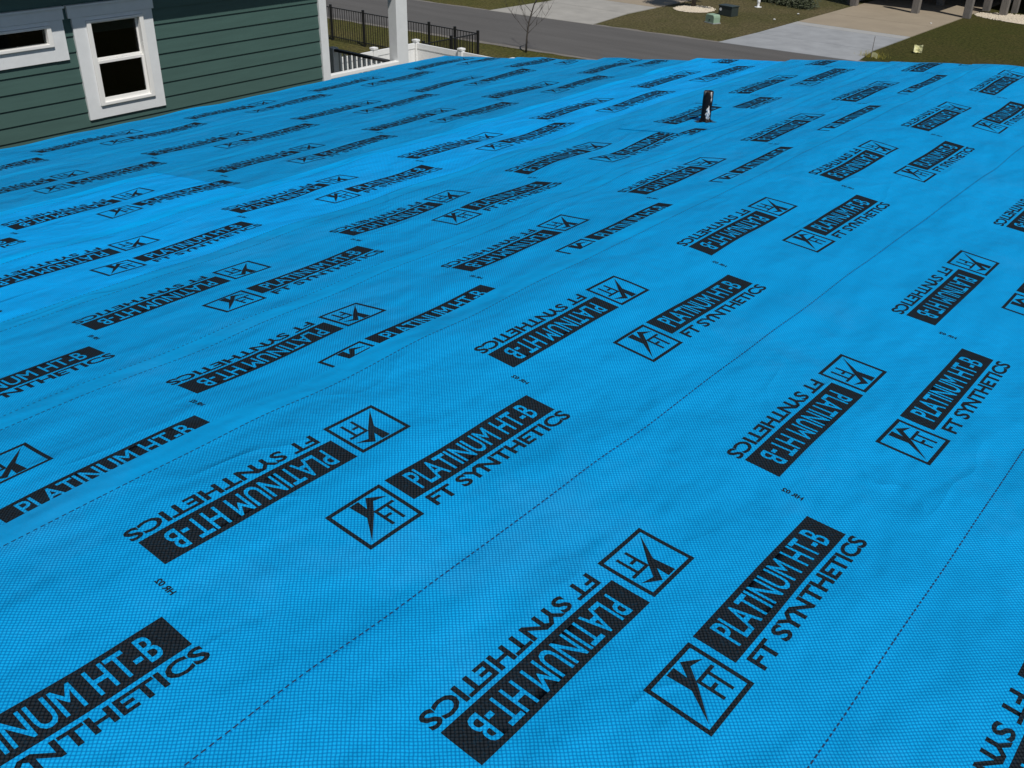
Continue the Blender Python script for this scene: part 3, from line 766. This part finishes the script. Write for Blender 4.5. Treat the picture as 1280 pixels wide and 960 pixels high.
def metal_fence():
    o = Vector((24.7, 21.65, 0)); r = empty('black_metal_fence', o); tag(r, 'black metal picket fence with square posts along the near side of the road', 'fence')
    HT = 1.15
    def post(x, y): boxo('post', x - 0.035, x + 0.035, y - 0.035, y + 0.035, 0, HT + 0.09, M_BLACK, r, 0.004, o)
    segs = [(21.65, 22.65), (22.65, 23.82), (23.82, 25.5), (25.5, 27.02), (27.02, 28.72), (28.72, 30.6)]
    for a, b in segs:
        post(24.7, b)
        for z in (0.12, HT - 0.02): boxo('rail', 24.685, 24.715, a + 0.036, b - 0.036, z, z + 0.028, M_BLACK, r, 0, o)
        n = int((b - a) / 0.115)
        for i in range(1, n):
            y = a + (b - a) * i / n; boxo('picket', 24.692, 24.708, y - 0.008, y + 0.008, 0.04, HT - 0.0205, M_BLACK, r, 0, o)
    post(24.7, 21.65)
    xs = [(22.2, 23.45), (23.45, 24.7)]
    for a, b in xs:
        post(a, 21.65)
        for z in (0.12, HT - 0.02): boxo('rail', a + 0.036, b - 0.036, 21.635, 21.665, z, z + 0.028, M_BLACK, r, 0, o)
        n = int((b - a) / 0.115)
        for i in range(1, n):
            x = a + (b - a) * i / n; boxo('picket', x - 0.008, x + 0.008, 21.642, 21.658, 0.04, HT - 0.0205, M_BLACK, r, 0, o)
metal_fence()

# ------------------------------------------------------------------ trees
def sapling(x, y):
    r = empty('bare_sapling', (x, y, 0)); tag(r, 'bare young tree with thin leafless branches at the road edge', 'tree')
    rnd = random.Random(5); bm = bmesh.new()
    pts = [(0, 0, 0), (0.03, 0.0, 0.5), (0.05, -0.05, 1.0), (0.15, -0.18, 1.6), (0.36, -0.46, 2.2), (0.55, -0.70, 2.9), (0.66, -0.85, 3.6)]
    tube(bm, pts, [0.034, 0.030, 0.027, 0.023, 0.018, 0.012, 0.005], 8)
    obj('trunk', bm, M_BARK, r, True)
    def branch(p, d, ln, rad, lev):
        P = [Vector(p)]; d = Vector(d).normalized()
        for i in range(5):
            d = (d + Vector((rnd.uniform(-.2, .2), rnd.uniform(-.2, .2), 0.13))).normalized(); P.append(P[-1] + d * ln / 5)
        b = bmesh.new(); tube(b, P, [rad * (1 - i / 6.5) for i in range(6)], 5)
        if lev < 2:
            for i in (2, 3, 4, 5):
                for s_ in range(1 if lev else 2):
                    Q = [P[i]]; e = (d + Vector((rnd.uniform(-.9, .9), rnd.uniform(-.9, .9), rnd.uniform(0, .5)))).normalized()
                    for k in range(4): e = (e + Vector((rnd.uniform(-.15, .15), rnd.uniform(-.15, .15), .1))).normalized(); Q.append(Q[-1] + e * ln * 0.11)
                    tube(b, Q, [rad * 0.5 * (1 - k / 5.5) for k in range(5)], 4)
        obj('branch', b, M_BARK, r, True)
    for z, az, ln in ((0.55, 0.6, 0.8), (0.62, -0.9, 1.1), (0.68, 2.3, 1.1), (0.85, -1.2, 1.3), (0.95, 3.0, 0.9), (1.2, -0.5, 1.1), (1.35, 1.9, 1.0), (1.6, -1.8, 0.9), (1.8, 2.6, 0.9), (1.9, 1.0, 1.2), (2.2, -0.8, 0.9), (2.5, 2.0, 0.8)):
        px = np.interp(z, [p[2] for p in pts], [p[0] for p in pts]); py = np.interp(z, [p[2] for p in pts], [p[1] for p in pts])
        branch((px, py, z), (math.cos(az), math.sin(az), 0.85), ln, 0.010, 1 if ln < 0.85 else 0)
sapling(28.05, 22.32)
def leaf_tree(x, y, name, label, h, rad, mat, n, leaf, trunk_r, group=None, cz=None):
    r = empty(name, (x, y, 0)); tag(r, label, 'tree', group); rnd = random.Random(int(x * 10 + y))
    bm = bmesh.new(); tube(bm, [(0, 0, 0), (0.03, 0.02, h * 0.25), (-0.02, 0.05, h * 0.55), (0.05, 0.0, h * 0.8)], [trunk_r * 1.25, trunk_r, trunk_r * 0.8, trunk_r * 0.3], 9)
    for k in range(7):
        a = k * 0.9; z = h * (0.35 + 0.06 * k); tube(bm, [(0, 0, z), (math.cos(a) * rad * .4, math.sin(a) * rad * .4, z + rad * .3), (math.cos(a) * rad * .75, math.sin(a) * rad * .75, z + rad * .5)], [trunk_r * .4, trunk_r * .25, trunk_r * .08], 5)
    obj('trunk', bm, M_BARK, r, True)
    V = []; F = []; cz = cz or h - rad * 0.9
    clumps = [(Vector((rnd.gauss(0, .5), rnd.gauss(0, .5), rnd.gauss(0, .45))) * rad, rnd.uniform(.22, .42) * rad) for _ in range(26)]
    for i in range(n):
        c, cr = rnd.choice(clumps); d = Vector((rnd.gauss(0, 1), rnd.gauss(0, 1), rnd.gauss(0, 1))).normalized() * cr * rnd.random() ** 0.4
        p = c + d + Vector((0, 0, cz)); a = Vector((rnd.gauss(0, 1), rnd.gauss(0, 1), rnd.gauss(0, .6))).normalized(); b = a.orthogonal().normalized()
        l_ = leaf * rnd.uniform(.7, 1.3); k = len(V)
        V += [tuple(p - a * l_), tuple(p + b * l_ * .4), tuple(p + a * l_), tuple(p - b * l_ * .4)]; F.append((k, k + 1, k + 2, k + 3))
    obj('crown', (V, [], F), mat, r)
leaf_tree(41.15, 23.2, 'small_tree', 'small leafy tree rising from a ring of white gravel', 4.2, 1.5, M_LEAF, 5000, 0.07, 0.085)

# ------------------------------------------------------------------ small things across the road
def gravel_ring(x, y, rx, ry, name, label, seed, count):
    rnd = random.Random(seed); r = empty(name, (x, y, 0)); tag(r, label, 'gravel bed')
    n = 48; pts = []
    for k in range(n):
        a = 2 * math.pi * k / n; q = 1 + 0.07 * math.sin(3 * a + seed) + rnd.uniform(-.05, .05); pts.append((math.cos(a) * rx * q, math.sin(a) * ry * q, 0.02))
    bm = bmesh.new(); c = bm.verts.new((0, 0, 0.09)); vs_ = [bm.verts.new(p) for p in pts]; 
    for k in range(n): bm.faces.new((c, vs_[k], vs_[(k + 1) % n]))
    obj('bed', bm, M_GRAVEL, r)
    V = []; F = []
    for i in range(count):
        a = rnd.random() * 6.283; q = math.sqrt(rnd.random()) * 1.04; px, py = math.cos(a) * rx * q, math.sin(a) * ry * q
        s_ = rnd.uniform(.02, .05); z = 0.02 + 0.07 * max(0, 1 - q); k = len(V)
        V += [(px + dx * s_ * rnd.uniform(.6, 1.2), py + dy * s_ * rnd.uniform(.6, 1.2), z + dz * s_ * .6) for dx, dy, dz in ((1, 0, 0), (0, 1, 0), (-1, 0, 0), (0, -1, 0), (0, 0, 1.3), (0, 0, -1))]
        F += [(k, k + 1, k + 4), (k + 1, k + 2, k + 4), (k + 2, k + 3, k + 4), (k + 3, k, k + 4)]
    tag(obj('gravel', (V, [], F), M_GRAVEL, r), kind='stuff')
gravel_ring(40.85, 22.95, 0.95, 0.85, 'gravel_bed', 'pale ring of gravel around the small tree trunk', 2, 1500)
gravel_ring(49.3, 11.0, 1.25, 2.3, 'gravel_bed', 'pale gravel bed curving along the pilings', 4, 2500)

def green_pedestal(x, y):
    bm = bmesh.new(); b = bmesh.ops
    hw, hd, h = 0.36, 0.24, 0.50
    prof2 = [(-hw, 0), (-hw, h * .72), (-hw * .93, h * .9), (-hw * .75, h), (hw * .75, h), (hw * .93, h * .9), (hw, h * .72), (hw, 0)]
    L_ = [[bm.verts.new((y_ * (1.0 if abs(y_) < hd * .9 else .97), xx * (1 if abs(y_) < hd * .9 else 0.95), zz_ * (1 if abs(y_) < hd * .9 else 0.96))) for xx, zz_ in prof2] for y_ in (-hd, -hd * .85, hd * .85, hd)]
    for i in range(3):
        for k in range(len(prof2) - 1): bm.faces.new((L_[i][k], L_[i][k + 1], L_[i + 1][k + 1], L_[i + 1][k]))
    bm.faces.new(L_[0]); bm.faces.new(L_[3][::-1]); bmesh.ops.recalc_face_normals(bm, faces=bm.faces)
    r = empty('utility_pedestal', (x, y, 0)); tag(r, 'pale green rounded utility box standing on the lawn', 'utility box')
    obj('cover', bm, M_GBOX, r); r.rotation_euler.z = -0.35; r.scale = (0.74, 0.74, 0.70)
    boxo('base', -hd - .03, hd + .03, -hw - .03, hw + .03, 0, 0.05, M_CONC, r); boxo('latch', -hd - .015, -hd + .01, -0.04, 0.04, 0.16, 0.24, M_DBOX, r)
green_pedestal(38.35, 20.65)
def dark_box(x, y):
    r = empty('meter_box', (x, y, 0)); tag(r, 'dark low utility cabinet with a white sticker behind the pale green box', 'utility box')
    boxo('cabinet', -0.3, 0.3, -0.48, 0.48, 0, 0.50, M_DBOX, r, 0.03); boxo('lid', -0.33, 0.33, -0.51, 0.51, 0.501, 0.56, M_DBOX, r, 0.02)
    bm = bmesh.new(); bmesh.ops.create_circle(bm, cap_ends=True, radius=0.09, segments=20)
    for v in bm.verts: v.co = Vector((-0.304, 0.33 + v.co.x, 0.34 + v.co.y))
    obj('sticker', bm, M_VINYL, r); r.rotation_euler.z = -0.2; r.scale = (0.76, 0.76, 0.76)
dark_box(40.5, 21.1)
def white_marker(x, y):
    bm = bmesh.new(); tube(bm, [(0, 0, 0), (0, 0, 0.02), (0, 0, 0.021), (0, 0, 0.20), (0, 0, 0.21), (0, 0, 0.30), (0, 0, 0.31)], [0.16, 0.16, 0.055, 0.055, 0.075, 0.075, 0.05], 14)
    o = obj('cleanout_cap', bm, M_VINYL); o.location = (x, y, 0); tag(o, 'small white capped cleanout pipe in the dry lawn', 'pipe')
white_marker(43.6, 21.25)
def flag(x, y):
    bm = bmesh.new(); tube(bm, [(0, 0, 0), (0, 0, 0.45), (0.01, 0, 0.75)], [0.012, 0.011, 0.010], 6)
    r = empty('marker_flag', (x, y, 0)); tag(r, 'thin stake with a yellow flag at the driveway corner', 'flag'); obj('stake', bm, M_WOOD, r)
    V = [(0.005 * math.sin(i), -i * 0.045, 0.02 + j * 0.055 + 0.03 * math.sin(i * .8)) for i in range(6) for j in range(4)]
    F = [(i * 4 + j, i * 4 + 4 + j, i * 4 + 5 + j, i * 4 + 1 + j) for i in range(5) for j in range(3)]
    o = obj('flag_cloth', (V, [], F), M_YEL, r); sm = o.modifiers.new('s', 'SOLIDIFY'); sm.thickness = 0.004
flag(36.15, 12.98)
def weeds(x, y):
    rnd = random.Random(3); V = []; F = []
    for i in range(260):
        px, py = rnd.gauss(0, .16), rnd.gauss(0, .22); h = rnd.uniform(.06, .28); a = rnd.random() * 6.28; k = len(V); t = 0.008
        V += [(px - t, py, 0), (px + t, py, 0), (px + math.cos(a) * h * .5, py + math.sin(a) * h * .5, h)]; F.append((k, k + 1, k + 2))
    o = obj('weed_tuft', (V, [], F), M_YGRASS); o.location = (x, y, 0); tag(o, 'yellowed weed tuft at the corner of the lawn by the apron', 'weeds', kind='stuff')
weeds(36.35, 13.05)
def paper(x, y):
    n = 7; V = []; F = []; rnd = random.Random(9)
    for i in range(n):
        for j in range(n): V.append(((i / (n - 1) - .5) * .42, (j / (n - 1) - .5) * .40, 0.09 + 0.10 * abs(math.sin(i * 1.1)) * math.cos(j * .9) + rnd.uniform(-.02, .03)))
    for i in range(n - 1):
        for j in range(n - 1): F.append((i * n + j, i * n + n + j, i * n + n + j + 1, i * n + j + 1))
    o = obj('crumpled_bag', (V, [], F), M_YEL); o.location = (x, y, 0.10); o.rotation_euler = (0, math.radians(-48), math.radians(20)); o.scale = (0.72, 0.72, 0.9); sm = o.modifiers.new('s', 'SOLIDIFY'); sm.thickness = 0.01
    tag(o, 'crumpled pale yellow bag lying on the green lawn', 'litter')
paper(38.35, 12.1)
for i, (x, y, lab) in enumerate(((45.0, 13.9, 'small white scrap on the lawn beside the tan driveway'), (40.9, 19.1, 'small pale scrap on the dry lawn near the apron'), (43.0, 19.0, 'pale scrap on the dry lawn beside the tan slab'))):
    bm = bmesh.new(); bmesh.ops.create_icosphere(bm, subdivisions=1, radius=0.06)
    for v in bm.verts: v.co = Vector((v.co.x * random.uniform(.7, 1.3), v.co.y * random.uniform(.7, 1.3), 0.04 + v.co.z * .5))
    o = obj('litter_scrap', bm, M_LITTER); o.location = (x, y, 0.004); tag(o, lab, 'litter')

# ------------------------------------------------------------------ house on pilings over the road
def piling_house():
    o = Vector((47.0, 15.0, 0)); r = empty('house_on_pilings', o); tag(r, 'house raised on square timber pilings above a tan concrete parking slab', 'house')
    def b(name, x0, x1, y0, y1, z0, z1, mat, parent=r, bev=0.0): return boxo(name, x0, x1, y0, y1, z0, z1, mat, parent, bev, o)
    for x in (47.3, 50.6, 54.0, 57.4):
        for y in (18.25, 15.4, 13.3, 10.6, 7.8):
            if y < 13 and x < 50: continue
            px = x + (0.5 if (y < 13.5 and x < 48) else 0)
            b('piling', px - 0.15, px + 0.15, y - 0.15, y + 0.15, 0, 2.70, M_WOOD, bev=0.012)
    for y in (12.3,): b('piling', 49.5, 49.8, y - .15, y + .15, 0, 2.70, M_WOOD, bev=0.012)
    b('piling', 50.85, 51.1, 12.05, 12.3, 0, 2.70, M_WOOD, bev=0.012)
    b('beam', 47.6, 57.6, 13.2, 18.6, 2.702, 3.0, M_WOOD); b('beam', 50.6, 57.6, 7.4, 13.19, 2.702, 3.0, M_WOOD)
    b('wall', 47.5, 57.8, 13.0, 18.8, 3.001, 5.9, M_STUCCO); b('wall', 50.5, 57.8, 7.2, 12.99, 3.001, 5.9, M_STUCCO)
    for y, xw in ((8.6, 50.5), (10.8, 50.5), (15.2, 47.5)):
        w_ = b('window', xw - 0.04, xw - 0.001, y, y + 1.3, 3.9, 5.4, M_VINYL); boxo('pane', xw - 0.05, xw - 0.041, y + .1, y + 1.2, 4.0, 5.3, M_DARKROOM, w_, 0, o)
    b('skirt_board', 57.5, 57.6, 7.6, 18.6, 0, 2.70, M_WOOD); b('skirt_board', 47.6, 57.49, 18.62, 18.7, 0, 2.70, M_WOOD)
    for xa, P in ((47.2, [(12.7, 5.9), (15.9, 7.9), (19.2, 5.9)]), (50.2, [(6.8, 5.9), (9.8, 7.7), (12.69, 5.9)])):
        bm = bmesh.new()
        v = [[bm.verts.new((x - o.x, y - o.y, z)) for y, z in P] for x in (xa, 58.4)]
        for k in (0, 1): bm.faces.new((v[0][k], v[1][k], v[1][k + 1], v[0][k + 1]))
        bm.faces.new(v[0]); bm.faces.new(v[1][::-1]); bm.faces.new((v[0][0], v[0][2], v[1][2], v[1][0])); bmesh.ops.recalc_face_normals(bm, faces=bm.faces)
        obj('roof', bm, M_ROOF, r)
piling_house()
sheet_rect('parking_slab', 47.62, 57.4, 13.42, 18.2, 0.020, M_CONC_TAN)
def clump(x, y, h, w_, seed, label):  # leafy clumps standing in for dark shadows and branches
    rnd = random.Random(seed); V = []; F = []
    for i in range(1500):
        d = Vector((rnd.gauss(0, .42) * w_, rnd.gauss(0, .42) * w_, abs(rnd.gauss(0, .42)) * h)); a = Vector((rnd.gauss(0, 1), rnd.gauss(0, 1), rnd.gauss(0, .7))).normalized(); b = a.orthogonal().normalized(); l_ = rnd.uniform(.04, .09); k = len(V)
        V += [tuple(d - a * l_), tuple(d + b * l_ * .4), tuple(d + a * l_), tuple(d - b * l_ * .4)]; F.append((k, k + 1, k + 2, k + 3))
    r = empty('dark_clump', (x, y, 0)); tag(r, label, 'clump', 'dark clumps in front of the pilings'); obj('foliage', (V, [], F), M_CLUMP, r)
    bm = bmesh.new()
    for k in range(5): a = k * 1.26; tube(bm, [(0, 0, 0), (math.cos(a) * w_ * .3, math.sin(a) * w_ * .3, h * .6)], [.02, .008], 5)
    obj('stem', bm, M_BARK, r)
for i, (x, y) in enumerate(((45.3, 20.6), (45.6, 21.6), (45.0, 19.7), (46.1, 22.6))): clump(x, y, 0.5, 0.6, 20 + i, 'low dark shrub standing in for branchy shadows by the pilings')
